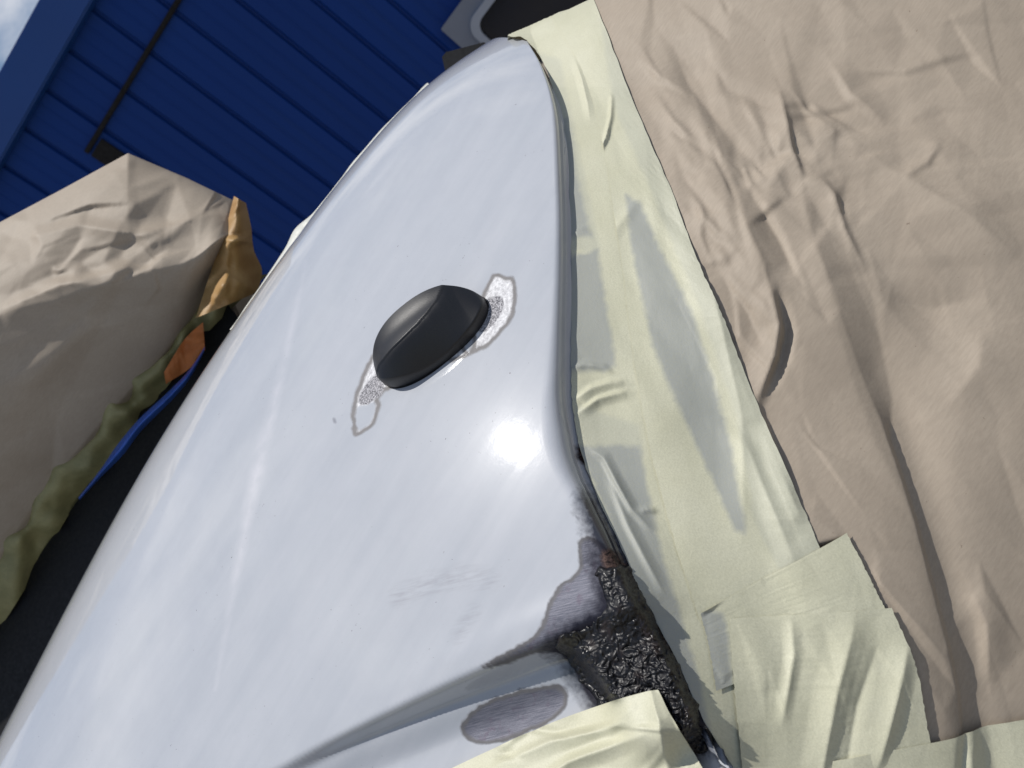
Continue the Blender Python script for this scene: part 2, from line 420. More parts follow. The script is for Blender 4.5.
bm = bmesh.new(); box_bm(bm, (X0, .06, 0), (X1+.4, 6.0, TOP-.02)); bm_obj('wall_core', bm, BLUE, wall_root)
bm = bmesh.new(); box_bm(bm, (X0-.1, -.10, FB), (X1+.5, 6.1, TOP), .012); bm_obj('fascia', bm, FASC, wall_root)
DARK = simple('dark_brown_panel', (.006, .005, .005), .9, .3, 20)
a0, z0 = ray_wall(80, 147); a1, z1 = ray_wall(190, 0)
zl = (z0+z1)/2
bm = bmesh.new(); box_bm(bm, (a0, -.035, zl-.017), (X1, -.004, zl+.017), .004); bm_obj('door_rail', bm, DARK, wall_root)
bm = bmesh.new(); box_bm(bm, (a0, -.03, zl-.62), (a0+.17, -.003, zl-.04), .005); bm_obj('rail_bracket', bm, DARK, wall_root)
tag(wall_root, 'dark blue ribbed sheet-metal building with wide fascia behind the car', 'building')

# pale framed window in front of the wall at the top of the picture
wr = empty('framed_window', (0, 0, 0))
wa, wz = ray_wall(441, 28); wb, wz2 = ray_wall(480, 60)
def wall_pt(a, out, z):
    return np.array([a*math.cos(YAW)+out*math.sin(YAW), WY+a*math.sin(YAW)-out*math.cos(YAW), z])
wr.location = wall_pt(wa, .05, 0.0); wr.rotation_euler = (0, 0, YAW+math.radians(-8))
def frame_mesh(name, outer, inner, depth, y0, m, rad_o, rad_i, bev=.01):
    def rr(x0, z0, x1, z1, r, n=8):
        P = []
        for cx, cz, a in ((x0+r, z0+r, 180), (x1-r, z0+r, 270), (x1-r, z1-r, 0), (x0+r, z1-r, 90)):
            for k_ in range(n+1):
                t = math.radians(a+90*k_/n); P.append((cx+r*math.cos(t), cz+r*math.sin(t)))
        return P
    A, B = rr(*outer, rad_o), rr(*inner, rad_i); n_ = len(A)
    V = [(p[0], y0, p[1]) for p in A]+[(p[0], y0, p[1]) for p in B]+[(p[0], y0+depth, p[1]) for p in A]+[(p[0], y0+depth, p[1]) for p in B]
    Fs = []
    for k_ in range(n_):
        l = (k_+1) % n_
        Fs += [(k_, l, n_+l, n_+k_), (2*n_+l, 2*n_+k_, 3*n_+k_, 3*n_+l), (l, k_, 2*n_+k_, 2*n_+l), (n_+k_, n_+l, 3*n_+l, 3*n_+k_)]
    o = mesh_obj(name, V, Fs, m, wr, smooth=False); o.location = (0, 0, 0); return o
wt = wz
frame_mesh('frame', (0, wt-1.5, 2.2, wt), (.17, wt-1.3, 2.0, wt-.17), .06, -.06, RIMG, .012, .10)
frame_mesh('inner_rim', (.13, wt-1.33, 2.03, wt-.13), (.19, wt-1.27, 1.97, wt-.19), .05, -.10, RIMW, .12, .09)
bm = bmesh.new(); box_bm(bm, (.15, -.035, wt-1.29), (1.99, -.015, wt-.15)); bm_obj('glass_pane', bm, GLASS, wr)
tag(wr, 'grey framed dark window with pale rounded inner rim on the blue wall', 'window')

# ------------------------------------------------------------------ the fender
ST = [  # silhouette pixel, depth, arch-edge pixel, depth (depths are found on the shell below)
 (518, 37, 0, 527, 41, 0), (480, 53, 0, 540, 66, 0), (440, 77, 0, 550.5, 105, 0), (390, 128, 0, 553.5, 170, 0),
 (345, 181, 0, 554, 240, 0), (310, 228, 0, 550.5, 320, 0), (275, 277, 0, 546, 382, 0), (230, 347, 0, 545.5, 420, 0),
 (185, 412, 0, 551, 455, 0), (139, 478, 0, 567, 490, 0), (117, 512, 0, 600, 548, 0), (60, 618, 0, 646, 642, 0),
 (0, 729, 0, 708, 780, 0), (-60, 842, 0, 775, 905, 0), (-170, 1050, 0, 897, 1100, 0)]
ST = np.array(ST, float)
NR, NC = 560, 320
# smooth shell: long gentle crown along the car, rounding over from the flank to the bonnet side
Y0 = .766
CX = np.array([-1.2, -.8, -.5, -.25, -.05, .10, .16, .20, .235, .27, .32, .40])
CZ = np.array([-.17, -.105, -.064, -.036, -.030, -.0355, -.0425, -.0512, -.0625, -.0765, -.101, -.15])
def _spline():
    n = len(CX); h = np.diff(CX); A_ = np.eye(n); b_ = np.zeros(n)
    for i in range(1, n-1):
        A_[i, i-1], A_[i, i], A_[i, i+1] = h[i-1], 2*(h[i-1]+h[i]), h[i]; b_[i] = 6*((CZ[i+1]-CZ[i])/h[i]-(CZ[i]-CZ[i-1])/h[i-1])
    return np.linalg.solve(A_, b_), h
SPM, SPH = _spline()
def crown(x):
    i = np.clip(np.searchsorted(CX, x)-1, 0, len(CX)-2); d = x-CX[i]; hh = SPH[i]
    return CZ[i]+d*((CZ[i+1]-CZ[i])/hh-hh*(2*SPM[i]+SPM[i+1])/6)+d*d*SPM[i]/2+d**3*(SPM[i+1]-SPM[i])/(6*hh)
def shell(x, y):
    t = Y0-y
    return CAM[2]+crown(x)-(.030*np.log(np.cosh(t/.1))+.4*t*t)
def hit(px, py):
    d = W(px, py, 1.0)-CAM; lo = np.full(d.shape[:-1], .15); hi = lo.copy(); fd = np.zeros(lo.shape, bool)
    for t in np.arange(.15, 1.2, .004):
        Q_ = CAM+d*t; new = (~fd) & (Q_[..., 2] < shell(Q_[..., 0], Q_[..., 1])); hi = np.where(new, t, hi); lo = np.where(new, t-.004, lo); fd |= new
    for _ in range(24):
        m_ = (lo+hi)/2; Q_ = CAM+d*m_[..., None]; f_ = Q_[..., 2] < shell(Q_[..., 0], Q_[..., 1]); hi = np.where(f_, m_, hi); lo = np.where(f_, lo, m_)
    return hi
dens = np.interp(np.linspace(0, 1, 400), [0, .58, .64, .88, .93, 1], [1, 1, 2.6, 2.6, .8, .6]); cdf = np.r_[0, np.cumsum(dens)]; cdf /= cdf[-1]
tt = np.interp(np.linspace(0, 1, NR), cdf, np.linspace(0, 1, 401))
S = poly(ST, tt)
S[:, 5] = hit(S[:, 3], S[:, 4]); ST[:, 5] = hit(ST[:, 3], ST[:, 4])
B = W(S[:, 3], S[:, 4], S[:, 5])
Ax = W(S[:, 0], S[:, 1], np.full(NR, .74))[:, 0]
v = np.linspace(0, 1, NC)[None, :]; v = 1-(1-v)**.9
PX = Ax[:, None]*(1-v)+B[:, 0:1]*v; PY = (Y0+.13)*(1-v)+B[:, 1:2]*v
P = np.stack([PX, PY, shell(PX, PY)], -1)
up = np.array([0, 0, 1.])
def normals(P):
    n_ = np.cross(np.gradient(P, axis=0), np.gradient(P, axis=1)); n_ /= np.linalg.norm(n_, axis=2)[..., None]+1e-12
    return n_*np.sign(n_[..., 2:3])
NP_ = normals(P)
q = pix(P); X, Y = q[..., 0], q[..., 1]
# crease towards the sill: the surface steps inwards below the line
CREASE = [(120, 850), (250, 785), (330, 741), (420, 697), (470, 674), (520, 652), (560, 636), (600, 618), (640, 600)]
cq, cs = seg_dist(X, Y, poly(CREASE, np.linspace(0, 1, 70)))
cs1 = sm(.15, .95, cs)
w1 = 9+9*cs1; d1 = .0065+.0145*cs1
dispn = -d1*sm(-3, w1, cq)-.0085*sm(w1*.6, w1+34, cq)+.004*sm(w1+30, w1+110, cq)
dispn = dispn+.0012*np.exp(-((cq+20)/18.)**2)*sm(.3, .95, cs)
dispn = dispn*sm(470, 540, Y)
RUSTC = [(600, 560), (630, 562), (668, 630), (710, 722), (640, 770), (604, 716), (573, 672), (556, 647), (600, 615)]
dispn = dispn*(1-.65*sm(10, -16, sdf(X, Y, RUSTC)))
P = P+NP_*dispn[..., None]
NP2 = normals(P)
# edge roll, recess and flange along the arch
o_dir = P[:, -1]-P[:, -2]; o_dir /= np.linalg.norm(o_dir, axis=1)[:, None]
nB = NP2[:, -2]
lipw = np.interp(S[:, 4], [40, 66, 110, 240, 320, 385, 422, 456, 490, 600, 1100], [.0025, .0038, .0048, .0050, .0058, .0078, .0102, .0108, .0092, .0026, .0026])
lip = []
for th in np.linspace(0, 88, 9)[1:]:
    t = math.radians(th)
    lip.append(P[:, -1]+o_dir*(lipw*math.sin(t))[:, None]-nB*(lipw*(1-math.cos(t)))[:, None])
e = lip[-1]
lip += [e-nB*.003, e-nB*.006+o_dir*.0006, e-nB*.0075+o_dir*.003, e-nB*.0105+o_dir*.0042]
LIP_D = .0125
# silhouette of the shell, where masking film shows
el = ((P-CAM) @ np.array([0, 0, 1.]))/np.linalg.norm((P-CAM)[..., :2], axis=2)
js = np.argmax(el, axis=1); A = P[np.arange(NR), js]; Ap = pix(A); Ad = -((A-CAM) @ M)[:, 2]
back = [P[:, 0]+np.array([0, .03, -.12]), P[:, 0]+np.array([0, .02, -.05]), P[:, 0]+np.array([0, .012, -.016])]
full = np.concatenate([np.stack(back, 1), P, np.stack(lip, 1)], 1)
nr, nc = full.shape[:2]
fq = pix(full); FX, FY = fq[..., 0], fq[..., 1]
RING_R = [(470, 352), (474, 320), (480, 300), (486, 284), (491, 276), (498, 273.5), (505, 277), (514, 278), (517.5, 292), (515, 310), (508, 325), (498, 337), (488, 347), (470, 356), (452, 362), (440, 350), (455, 335)]
RING_L = [(379, 348), (367, 364), (357, 388), (351, 408), (352.5, 430), (356, 436.5), (366, 431), (377, 420), (381, 406), (378, 400), (384, 392), (395, 384), (400, 360)]
LOOP = [(355, 408), (354, 424), (357, 431), (365, 427), (374, 417), (377, 406), (374, 402), (365, 405)]
PIT_R = [(484, 303), (496, 297), (504, 300), (502, 312), (496, 322), (484, 333), (477, 325)]
PIT_L = [(379, 371), (368, 381), (360, 394), (359, 405), (369, 403), (378, 398), (384, 388), (383, 378)]
BARE1 = [(478, 668), (500, 655), (522, 643), (540, 628), (546, 612), (551, 597), (561, 584), (574, 574), (579, 560), (577, 546), (582, 538), (592, 536), (606, 548), (622, 560), (640, 600), (700, 690), (700, 730), (610, 712), (584, 690), (568, 660), (545, 652), (505, 664)]
OVAL = [(461, 728), (467, 716), (483, 703), (507, 693), (538, 686), (558, 685), (567, 692), (566, 706), (556, 718), (530, 732), (505, 741), (484, 745), (468, 740)]
STAIN = [(576, 448), (581, 446), (588, 458), (587, 468), (580, 462)]
STAIN2 = [(600, 556), (612, 550), (626, 562), (634, 580), (618, 584)]
REFL_STREAK = [(306, 262), (285, 360), (255, 480), (235, 580), (215, 690)]
SCUFF = [(400, 596), (430, 584), (462, 576), (488, 580)]
SCR = [[(334, 419), (335, 422)], [(576, 517), (580, 519)]]
SCUFF2 = [(474, 610), (466, 622), (458, 636)]
def csm(p, n=5):
    p = np.asarray(p, float); return poly(np.concatenate([p[-1:], p, p[:2]]), np.linspace(0, 1, (len(p)+2)*n+1))[n:-n]
WOBX, WOBY = FX+1.3*vnoise(FX, FY, 9, 71)+.7*vnoise(FX, FY, 4, 73), FY+1.3*vnoise(FX, FY, 9, 72)+.7*vnoise(FX, FY, 4, 74)
def stack_sdf(*ps): return np.minimum.reduce([sdf(WOBX, WOBY, csm(p)) for p in ps])
sq, ss = seg_dist(FX, FY, REFL_STREAK)
attrs = dict(ring=stack_sdf(RING_R, RING_L), loop=sdf(WOBX, WOBY, csm(LOOP)), pit=stack_sdf(PIT_R, PIT_L), bare=stack_sdf(BARE1, OVAL),
             stain=stack_sdf(STAIN, STAIN2)+np.where(FY > 900, 50, 0), refl_streak=np.abs(sq)+np.abs(ss-.5)*14, scuff=np.minimum(np.abs(seg_dist(FX, FY, SCUFF)[0]), np.abs(seg_dist(FX, FY, SCUFF2)[0])+4), scratch=np.minimum.reduce([np.abs(seg_dist(FX, FY, p)[0]) for p in SCR]))
RUST = [(596, 556), (605, 570), (616, 566), (630, 562), (643, 592), (663, 630), (686, 678), (703, 722), (706, 750), (640, 770), (604, 716), (597, 709), (588, 692), (573, 672), (568, 655), (551, 647), (562, 637), (580, 627), (600, 615), (604, 596)]
attrs['soot'] = np.minimum(sdf(FX, FY, RUST), sdf(FX, FY, [(586, 500), (594, 505), (625, 560), (612, 572), (600, 556)]))
attrs['su'] = FX*.52-FY*.85; attrs['sv'] = FX*.85+FY*.52
attrs['along'] = FX*.97-FY*.24; attrs['across'] = FX*.24+FY*.97
CARO = np.array([-.1, .75, 0.])
car = empty('masked_car', CARO)
fl = grid_faces(nr, nc)
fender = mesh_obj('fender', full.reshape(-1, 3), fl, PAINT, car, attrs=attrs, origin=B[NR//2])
tag(car, 'silver-white car with bare fender, rust at the wheel arch and black side lamp', 'car')
def at_panel(px, py):
    k_ = np.argmin((X-px)**2+(Y-py)**2); i, j = np.unravel_index(k_, X.shape)
    return P[i, j], NP2[i, j]
h_p, h_n = at_panel(515, 445); vv = CAM-h_p; vv /= np.linalg.norm(vv)
rf = 2*(h_n@vv)*h_n-vv
refl = 2*(NP2*((CAM-P)/np.linalg.norm(CAM-P, axis=2)[..., None])).sum(2)[..., None]*NP2-(CAM-P)/np.linalg.norm(CAM-P, axis=2)[..., None]
kk = np.argmax((refl@SUN)); print('SUN should be', rf, 'highlight at', q.reshape(-1, 2)[kk], 'normal', h_n)

# rust: a crusted black patch eaten into the corner
gx, gy = np.meshgrid(np.arange(540, 722, .8), np.arange(546, 780, .8), indexing='ij')
def panel_at_many(gx, gy, src, sx, sy):
    # nearest panel vertices blended, by local search on a coarse bin
    flat = np.stack([sx.ravel(), sy.ravel()], 1); sel = (flat[:, 0] > gx.min()-12) & (flat[:, 0] < gx.max()+12) & (flat[:, 1] > gy.min()-12) & (flat[:, 1] < gy.max()+12)
    fl_, pt = flat[sel], src.reshape(-1, 3)[sel]
    dep = (pt-CAM) @ M @ np.array([0, 0, -1.])
    out = np.zeros(gx.size); G = np.stack([gx.ravel(), gy.ravel()], 1)
    for a in range(0, len(G), 1500):
        d2 = ((G[a:a+1500, None]-fl_[None])**2).sum(2); kx = np.argpartition(d2, 6, axis=1)[:, :6]
        w_ = 1/(np.take_along_axis(d2, kx, 1)+.6); out[a:a+1500] = (w_*dep[kx]).sum(1)/w_.sum(1)
    return out.reshape(gx.shape)
ld = panel_at_many(gx[::4, ::4], gy[::4, ::4], full[:, 60:], FX[:, 60:], FY[:, 60:])
# bilinear upsample
ii = np.linspace(0, ld.shape[0]-1, gx.shape[0]); jj = np.linspace(0, ld.shape[1]-1, gx.shape[1])
i0 = np.minimum(ii.astype(int), ld.shape[0]-2); j0 = np.minimum(jj.astype(int), ld.shape[1]-2); fi, fj = (ii-i0)[:, None], (jj-j0)[None]
ld = (ld[i0][:, j0]*(1-fi)*(1-fj)+ld[i0+1][:, j0]*fi*(1-fj)+ld[i0][:, j0+1]*(1-fi)*fj+ld[i0+1][:, j0+1]*fi*fj)
wgx = gx*.8+gy*.6+2.2*vnoise(gx, gy, 5.3, 31)+4*vnoise(gy, gx, 13, 33); wgy = -gx*.6+gy*.8+2.2*vnoise(gx+50, gy, 5.7, 32)+4*vnoise(gx, gy+90, 12, 34)
ed = sdf(gx, gy, RUST)+4*vnoise(gx, gy, 11, 3)+2.2*vnoise(gx, gy, 5, 4)
low_ = sm(630, 690, gy+.5*(gx-620))
crust = (.50+.40*low_)*(.0016*np.abs(vnoise(wgx, wgy, 8, 11))+.0011*np.abs(vnoise(wgx, wgy, 4.0, 12))+.0008*vnoise(wgx, wgy, 2.0, 15)+.0006*vnoise(wgx*.7-wgy*.7, wgx*.7+wgy*.7, 3.1, 16))+.0018*vnoise(gx, gy, 20, 14)
crust = crust+.0012*sm(0, -14, ed)
RP = W(gx, gy, ld-.0014-crust*sm(1, -4, ed)+.0022*sm(-3, 1, ed))
V, Fs, _ = compact(RP.reshape(-1, 3), grid_faces(*gx.shape, keep=ed < 1.2))
def make_rust():
    m, nt, b = mat('black_crusted_rust')
    c = mixc(nt, mrange(nt, noise(nt, 240, 5, .7), .45, .7), (.0025, .0025, .004), (.009, .008, .010))
    c = mixc(nt, mrange(nt, noise(nt, 90, 5, .7), .52, .70), c, (.018, .011, .009))
    nt.links.new(c, b.inputs['Base Color'])
    nt.links.new(mrange(nt, noise(nt, 500, 3), .3, .7, .26, .62), b.inputs['Roughness'])
    bump(nt, b, noise(nt, 700, 3, .6), .35, .0006); return m
RUSTM = make_rust()
mesh_obj('rust_patch', V, Fs, RUSTM, car, origin=V.mean(0))

# side lamp ---------------------------------------------------------
lp, ln = at_panel(436, 341)
pa, _ = at_panel(385, 384); pb, _ = at_panel(488, 304)
e1 = pb-pa; LL = np.linalg.norm(e1)*.5; e1 = e1-ln*(e1@ln); e1 /= np.linalg.norm(e1); e2 = np.cross(ln, e1)
if (pix(lp+e2*.02)-pix(lp))[1] < 0: e2 = -e2
lp = (pa+pb)/2-e2*.0022
print('lamp half length', LL)
na, nb_ = 72, 40
def lamp():
    """wedge lamp: steep lower flank, crest line, gently hollowed top facet falling to the far edge"""
    Vv = []; BW, H = .0205, .0225; na_, nb2 = 128, 70
    for r_ in range(nb2+1):
        rr = (1-(1-r_/nb2)**2.0)
        for k_ in range(na_):
            t = 2*math.pi*k_/na_; ca, sa = math.cos(t), math.sin(t)
            a = LL*abs(ca)**.90*np.sign(ca); b_ = BW*abs(sa)**.92*np.sign(sa)
            A_, B_ = a*rr/LL, b_*rr/BW
            crest = float(np.interp(A_, [-1, -.6, -.2, .1, .3, .5, .62, .72, 1], [.16, .30, .28, .18, .02, -.28, -.60, -1.02, -1.4]))
            env = math.sqrt(max(0, 1-abs(A_)**2.4))
            top = H*env*(.93+.07*(B_+1)/(max(crest, -.8)+1.0001))-.0007*math.exp(-((B_+.30)/.3)**2)*env
            q_ = (B_-crest)/(1.0-crest+1e-6)
            low = H*env*(1.0-.42*q_-.50*q_**1.6) if q_ > 0 else 9
            kk_ = .0013; z = -kk_*math.log(math.exp(-top/kk_)+math.exp(-low/kk_)) if low < 1 else top
            rim = min(1, (1-rr)*22); rim = (1-(1-rim)**2.2)**.5
            z = .0035*min(1, (1-rr)*60)+max(z, 0)*rim
            Vv.append(lp+e1*a*rr+e2*b_*rr+ln*(z-(.002 if r_ == nb2 else 0)))
    Fs = [(r_*na_+k_, r_*na_+(k_+1) % na_, (r_+1)*na_+(k_+1) % na_, (r_+1)*na_+k_) for r_ in range(nb2) for k_ in range(na_)]
    return np.array(Vv), Fs
V, Fs = lamp()
def make_lampmat():
    m, nt, b = mat('textured_black_lamp_plastic')
    c = mixc(nt, noise(nt, 1500, 3, .7), (.003, .004, .007), (.018, .0175, .018))
    nt.links.new(c, b.inputs['Base Color']); b.inputs['Roughness'].default_value = .40
    bump(nt, b, noise(nt, 1600, 3), .25, .0003); return m
LAMPM = make_lampmat()
me_l = mesh_obj('side_lamp', V, Fs, LAMPM, car, origin=lp)
# thin gasket under it
gk = []
for k_ in range(na):
    t = 2*math.pi*k_/na
    gk += [lp+e1*LL*1.015*math.cos(t)+e2*.0208*math.sin(t)*(1-.1*math.cos(t))+ln*z for z in (-.004, .0012)]
Fs = [(2*k_, 2*((k_+1) % na), 2*((k_+1) % na)+1, 2*k_+1) for k_ in range(na)]
mesh_obj('gasket', gk, Fs, BLACK, me_l, origin=lp).location = (0, 0, 0)

# ------------------------------------------------------------------ base shape of the masked side (paper and tape lie on it)
lf = e-nB*.007+o_dir[:]*.0035
lq = pix(lf); ldp = -((lf-CAM) @ M)[:, 2]
sel = np.linspace(8, NR-1, 22).astype(int)
L_PTS = lq[sel]; lip_d = ldp[sel]
L_PTS[0] = (531, 33)
pn = np.array([0.02, -.84, .54]); pn /= np.linalg.norm(pn)
p0 = W(567, 380, np.interp(380, L_PTS[:, 1], lip_d))
def plane_d(px, py):
    d = W(px, py, 1.0)-CAM; return ((p0-CAM)@pn)/(d@pn)
cor = lip_d-plane_d(L_PTS[:, 0], L_PTS[:, 1])
YS = np.arange(-200., 1300., 5.); _c = np.interp(YS, L_PTS[:, 1], cor); _k = np.exp(-(np.arange(-40, 41)*5/75.)**2); CORS = np.convolve(np.pad(_c, 40, mode='edge'), _k/_k.sum(), 'valid')
SIL = [(440, 70), (512, 33), (529, 26), (545, 18.5), (569, 9), (589, 0), (640, -24), (740, -75), (900, -160), (1300, -380)]
def base_d(px, py):
    px, py = np.asarray(px, float), np.asarray(py, float)
    lx = np.interp(py, L_PTS[:, 1], L_PTS[:, 0]); cc = np.interp(py, L_PTS[:, 1], cor)
    D = plane_d(px, py)
    q_ = px-lx
    cw_ = np.interp(py, YS, CORS)
    D = D+cw_*np.exp(-np.maximum(q_, 0)/260.)+(cc-cw_)*np.exp(-np.maximum(q_, 0)/45.)
    # rolls away over the top, where the bonnet line is
    qs, _ = seg_dist(px, py, SIL)
    D = D+.10*np.exp(-np.clip(qs, 0, 400)/14.)**1.0*.35
    return D
def place(px, py, hh):
    """points of a sheet lying on the masked side; beyond the bonnet line it bends over and down the far side"""
    q_, _ = seg_dist(px, py, SIL); ov = np.clip(-q_, 0, None); k = np.where(ov > 0, 1., 0.)
    nx, ny = .42, .91
    cx, cy = px+nx*ov, py+ny*ov
    Q_ = W(cx, cy, base_d(cx, cy))+pn*hh[..., None]
    return Q_+np.stack([ov*0, ov*.0011, -ov*.0007], -1)
def bulge(px, py):
    """large forms of the wrapped wheel under the paper, metres towards the outside"""
    h = .010*np.exp(-(((px-800-(py-400)*.28)/95)**2))*sm(60, 320, py)
    h = h+.012*np.exp(-(((px-1010)/120)**2+((py-420)/230)**2))
    return h

# ------------------------------------------------------------------ brown paper over the wheel side
gx, gy = np.meshgrid(np.arange(545, 1240, 2.4), np.arange(-150, 960, 2.4), indexing='ij')
# slide the left edge so that the sheet ends under the tape, following the arch
lx = np.interp(gy, L_PTS[:, 1], L_PTS[:, 0]); lx = np.where(gy < 33, 531+(33-gy)*.4, lx)
tq = (gx-545)/(1240-545); gx = lx+28+(1240-lx-28)*tq
D = base_d(gx, gy)
h = bulge(gx, gy)
FOLD = [(795, 150), (803, 215), (826, 300), (858, 380), (876, 425), (905, 520), (935, 630), (950, 690), (958, 760), (985, 930)]
fq_, fs_ = seg_dist(gx, gy, FOLD); fq_ = -fq_
famp = np.interp(gy, [150, 210, 300, 380, 430, 560, 690, 760, 960], [0, .004, .0055, .0046, .0042, .0032, .0020, .0016, .0016])
fw = np.interp(gy, [150, 300, 400, 440, 960], [26, 40, 22, 5, 4])
h += famp*np.where(fq_ < 0, np.clip(1+fq_/130., 0, 1)**2, np.clip(1-fq_/fw, 0, 1))*sm(0, .06, fs_)
h -= .004*np.exp(-((fq_-22)/22.)**2)*sm(300, 420, gy)
h += fold(gx, gy, [(672, 40), (690, 85), (730, 140), (748, 160)], -.004, 20, 40, .8)
h += fold(gx, gy, [(690, 80), (715, 170), (760, 270), (772, 330)], .0055, 46, 26, .8)
h += fold(gx, gy, [(766, 292), (774, 330), (770, 360), (760, 388), (752, 408)], .0060, 26, 11, .6)
h += fold(gx, gy, [(774, 300), (783, 335), (778, 362), (765, 390)], -.004, 6, 12, .6)
h += fold(gx, gy, [(755, 404), (768, 445), (783, 500), (790, 530)], .0045, 20, 5, .6)
h += fold(gx, gy, [(842, 70), (905, 72), (940, 60), (975, 50)], .0022, 26, 6, .8)
h += fold(gx, gy, [(778, 92), (782, 115), (790, 150), (800, 180)], .0040, 20, 7, .6)
h += fold(gx, gy, [(790, 122), (820, 116), (858, 108)], -.0025, 7, 14, .7)
h += fold(gx, gy, [(832, 65), (850, 95), (885, 122)], .0025, 8, 22, .7)
h += fold(gx, gy, [(815, 178), (832, 200), (842, 235), (860, 270)], .0035, 18, 8, .7)
h += fold(gx, gy, [(845, 135), (880, 165), (910, 185), (960, 220), (1010, 262)], .0040, 34, 46, .8)
h += fold(gx, gy, [(900, 180), (925, 165), (938, 145)], .0020, 16, 6, .7)
h += fold(gx, gy, [(885, 300), (930, 310), (980, 300)], -.004, 45, 45, .9)
h += fold(gx, gy, [(975, 330), (968, 370), (940, 410)], .004, 50, 50, .9)
h += fold(gx, gy, [(965, 590), (978, 620), (985, 680)], .0025, 10, 26, .8)
for k_, (a, b_) in enumerate([((700, 120), (745, 260)), ((655, 95), (700, 150)), ((668, 130), (720, 170)), ((690, 195), (730, 250)), ((745, 190), (800, 300)), ((700, 210), (712, 268)), ((720, 280), (760, 350)), ((640, 60), (690, 95))]):
    m_ = ((a[0]+b_[0])/2+6*(-1)**k_, (a[1]+b_[1])/2)
    h += fold(gx, gy, [a, m_, b_], .0024*(-1)**(k_+1), 18, 7, .8)
loc = np.exp(-(((gx-800)/75)**2+((gy-160)/60)**2))
h += rand_facets(gx, gy, (560, -150, 1240, 960), 60, .0030, 5, 1, focus=(805, 165, 40, 38, 46))*(.25+.9*loc)
h += rand_facets(gx, gy, (560, -150, 1240, 960), 130, .0016, 6, 1, stretch=(1.15, 2.6), focus=(715, 200, 40, 80, 50))*(.45+.7*np.exp(-(((gx-715)/70)**2+((gy-200)/120)**2)))
h += rand_facets(gx, gy, (560, -150, 1240, 960), 420, .0012, 7, 0, stretch=(1.1, 2.2), focus=(740, 180, 60, 90, 160))
h += rand_facets(gx, gy, (560, -150, 1240, 960), 200, .0015, 17, 0, stretch=(-.2, 2.6), focus=(870, 130, 70, 60, 60))*sm(420, 120, gy)
h += .003*vnoise(gx, gy, 130, 21)
h *= sm(0, 60, gx-lx-28)*.75+.25
TAPED = [[(500, 60), (545, -60), (590, -12), (634, 104), (670, 189), (695, 260), (714, 305), (729, 340), (753, 403), (792, 495), (811, 540), (838, 533), (868, 590), (881, 606), (904, 660), (918, 725), (925, 738), (1024, 719), (1180, 694), (1200, 786), (1045, 808), (945, 826), (880, 836), (752, 846), (600, 700), (500, 300)]]
td = np.minimum.reduce([sdf(gx, gy, p) for p in TAPED])
PP = place(gx, gy, h-.0032*sm(-1, -7, td))
paper = mesh_obj('masking_paper', PP.reshape(-1, 3), grid_faces(*gx.shape), PAPER, origin=PP[150, 200])
tag(paper, 'large wrinkled brown masking paper with a long dark fold covering the wheel side', 'paper', 'sheets of brown masking paper')
def paper_h(px, py):
    # height of the paper at a place, nearest vertex
    G = np.stack([gx.ravel()[::3], gy.ravel()[::3]], 1); hh = h.ravel()[::3]; out = []
    Q = np.stack([np.ravel(px), np.ravel(py)], 1)
    for a in range(0, len(Q), 400):
        d2 = ((Q[a:a+400, None]-G[None])**2).sum(2); kx = np.argpartition(d2, 5, axis=1)[:, :5]
        w_ = 1/(np.take_along_axis(d2, kx, 1)+4.); out.append((w_*hh[kx]).sum(1)/w_.sum(1))
    return np.concatenate(out).reshape(np.shape(px))

# ------------------------------------------------------------------ tape strips on the masked side
def strip(name, left, right, lift, label, nu=220, nv=60, wr=None, thin=None, pale=None, follow=True, material=TAPE, jag=1.0, seed=0):
    t = np.linspace(0, 1, nu); l, r_ = poly(left, t), poly(right, t)
    g = np.random.default_rng(seed+100)
    l = l+jag*.6*np.stack([vnoise(t*nu, t*0, 3, seed+1), 0*t], 1); r_ = r_+jag*.6*np.stack([vnoise(t*nu, t*0, 3, seed+2), 0*t], 1)
    s = np.linspace(0, 1, nv)[None, :, None]
    Q = l[:, None]*(1-s)+r_[:, None]*s
    x, y = Q[..., 0], Q[..., 1]
    hh = np.zeros(x.shape)+lift
    if follow:
        c_ = slice(None, None, 4); ph = paper_h(x[c_, c_], y[c_, c_])
        i_ = np.linspace(0, ph.shape[0]-1, nu); j_ = np.linspace(0, ph.shape[1]-1, nv)
        i0, j0 = np.minimum(i_.astype(int), ph.shape[0]-2), np.minimum(j_.astype(int), ph.shape[1]-2); fi, fj = (i_-i0)[:, None], (j_-j0)[None]
        ph = np.maximum.reduce([np.roll(np.roll(np.pad(ph, 1, mode='edge'), a_, 0), b_, 1) for a_ in (-1, 0, 1) for b_ in (-1, 0, 1)])[1:-1, 1:-1]*.4+ph*.6
        hh = hh+(ph[i0][:, j0]*(1-fi)*(1-fj)+ph[i0+1][:, j0]*fi*(1-fj)+ph[i0][:, j0+1]*(1-fi)*fj+ph[i0+1][:, j0+1]*fi*fj)*sm(8, 40, x-np.interp(y, L_PTS[:, 1], L_PTS[:, 0]))
    if wr: hh = hh+wr(x, y)
    hh = hh+.0002*vnoise(x, y, 40, seed+5)+rand_facets(x, y, (x.min(), y.min(), x.max(), y.max()), 60, .0004, seed+6, 0, stretch=(1.25, 3.))
    PT = place(x, y, hh)
    th = np.minimum.reduce([sdf(x, y, p) for p in thin]) if thin else np.full(x.shape, 50.)
    o = mesh_obj(name, PT.reshape(-1, 3), grid_faces(nu, nv), material, attrs={'thin': th, 'pale': np.minimum.reduce([sdf(x, y, p) for p in pale]) if pale else np.full(x.shape, 50.)}, origin=PT[nu//2, nv//2])
    tag(o, label, 'tape', 'strips of masking tape'); return o
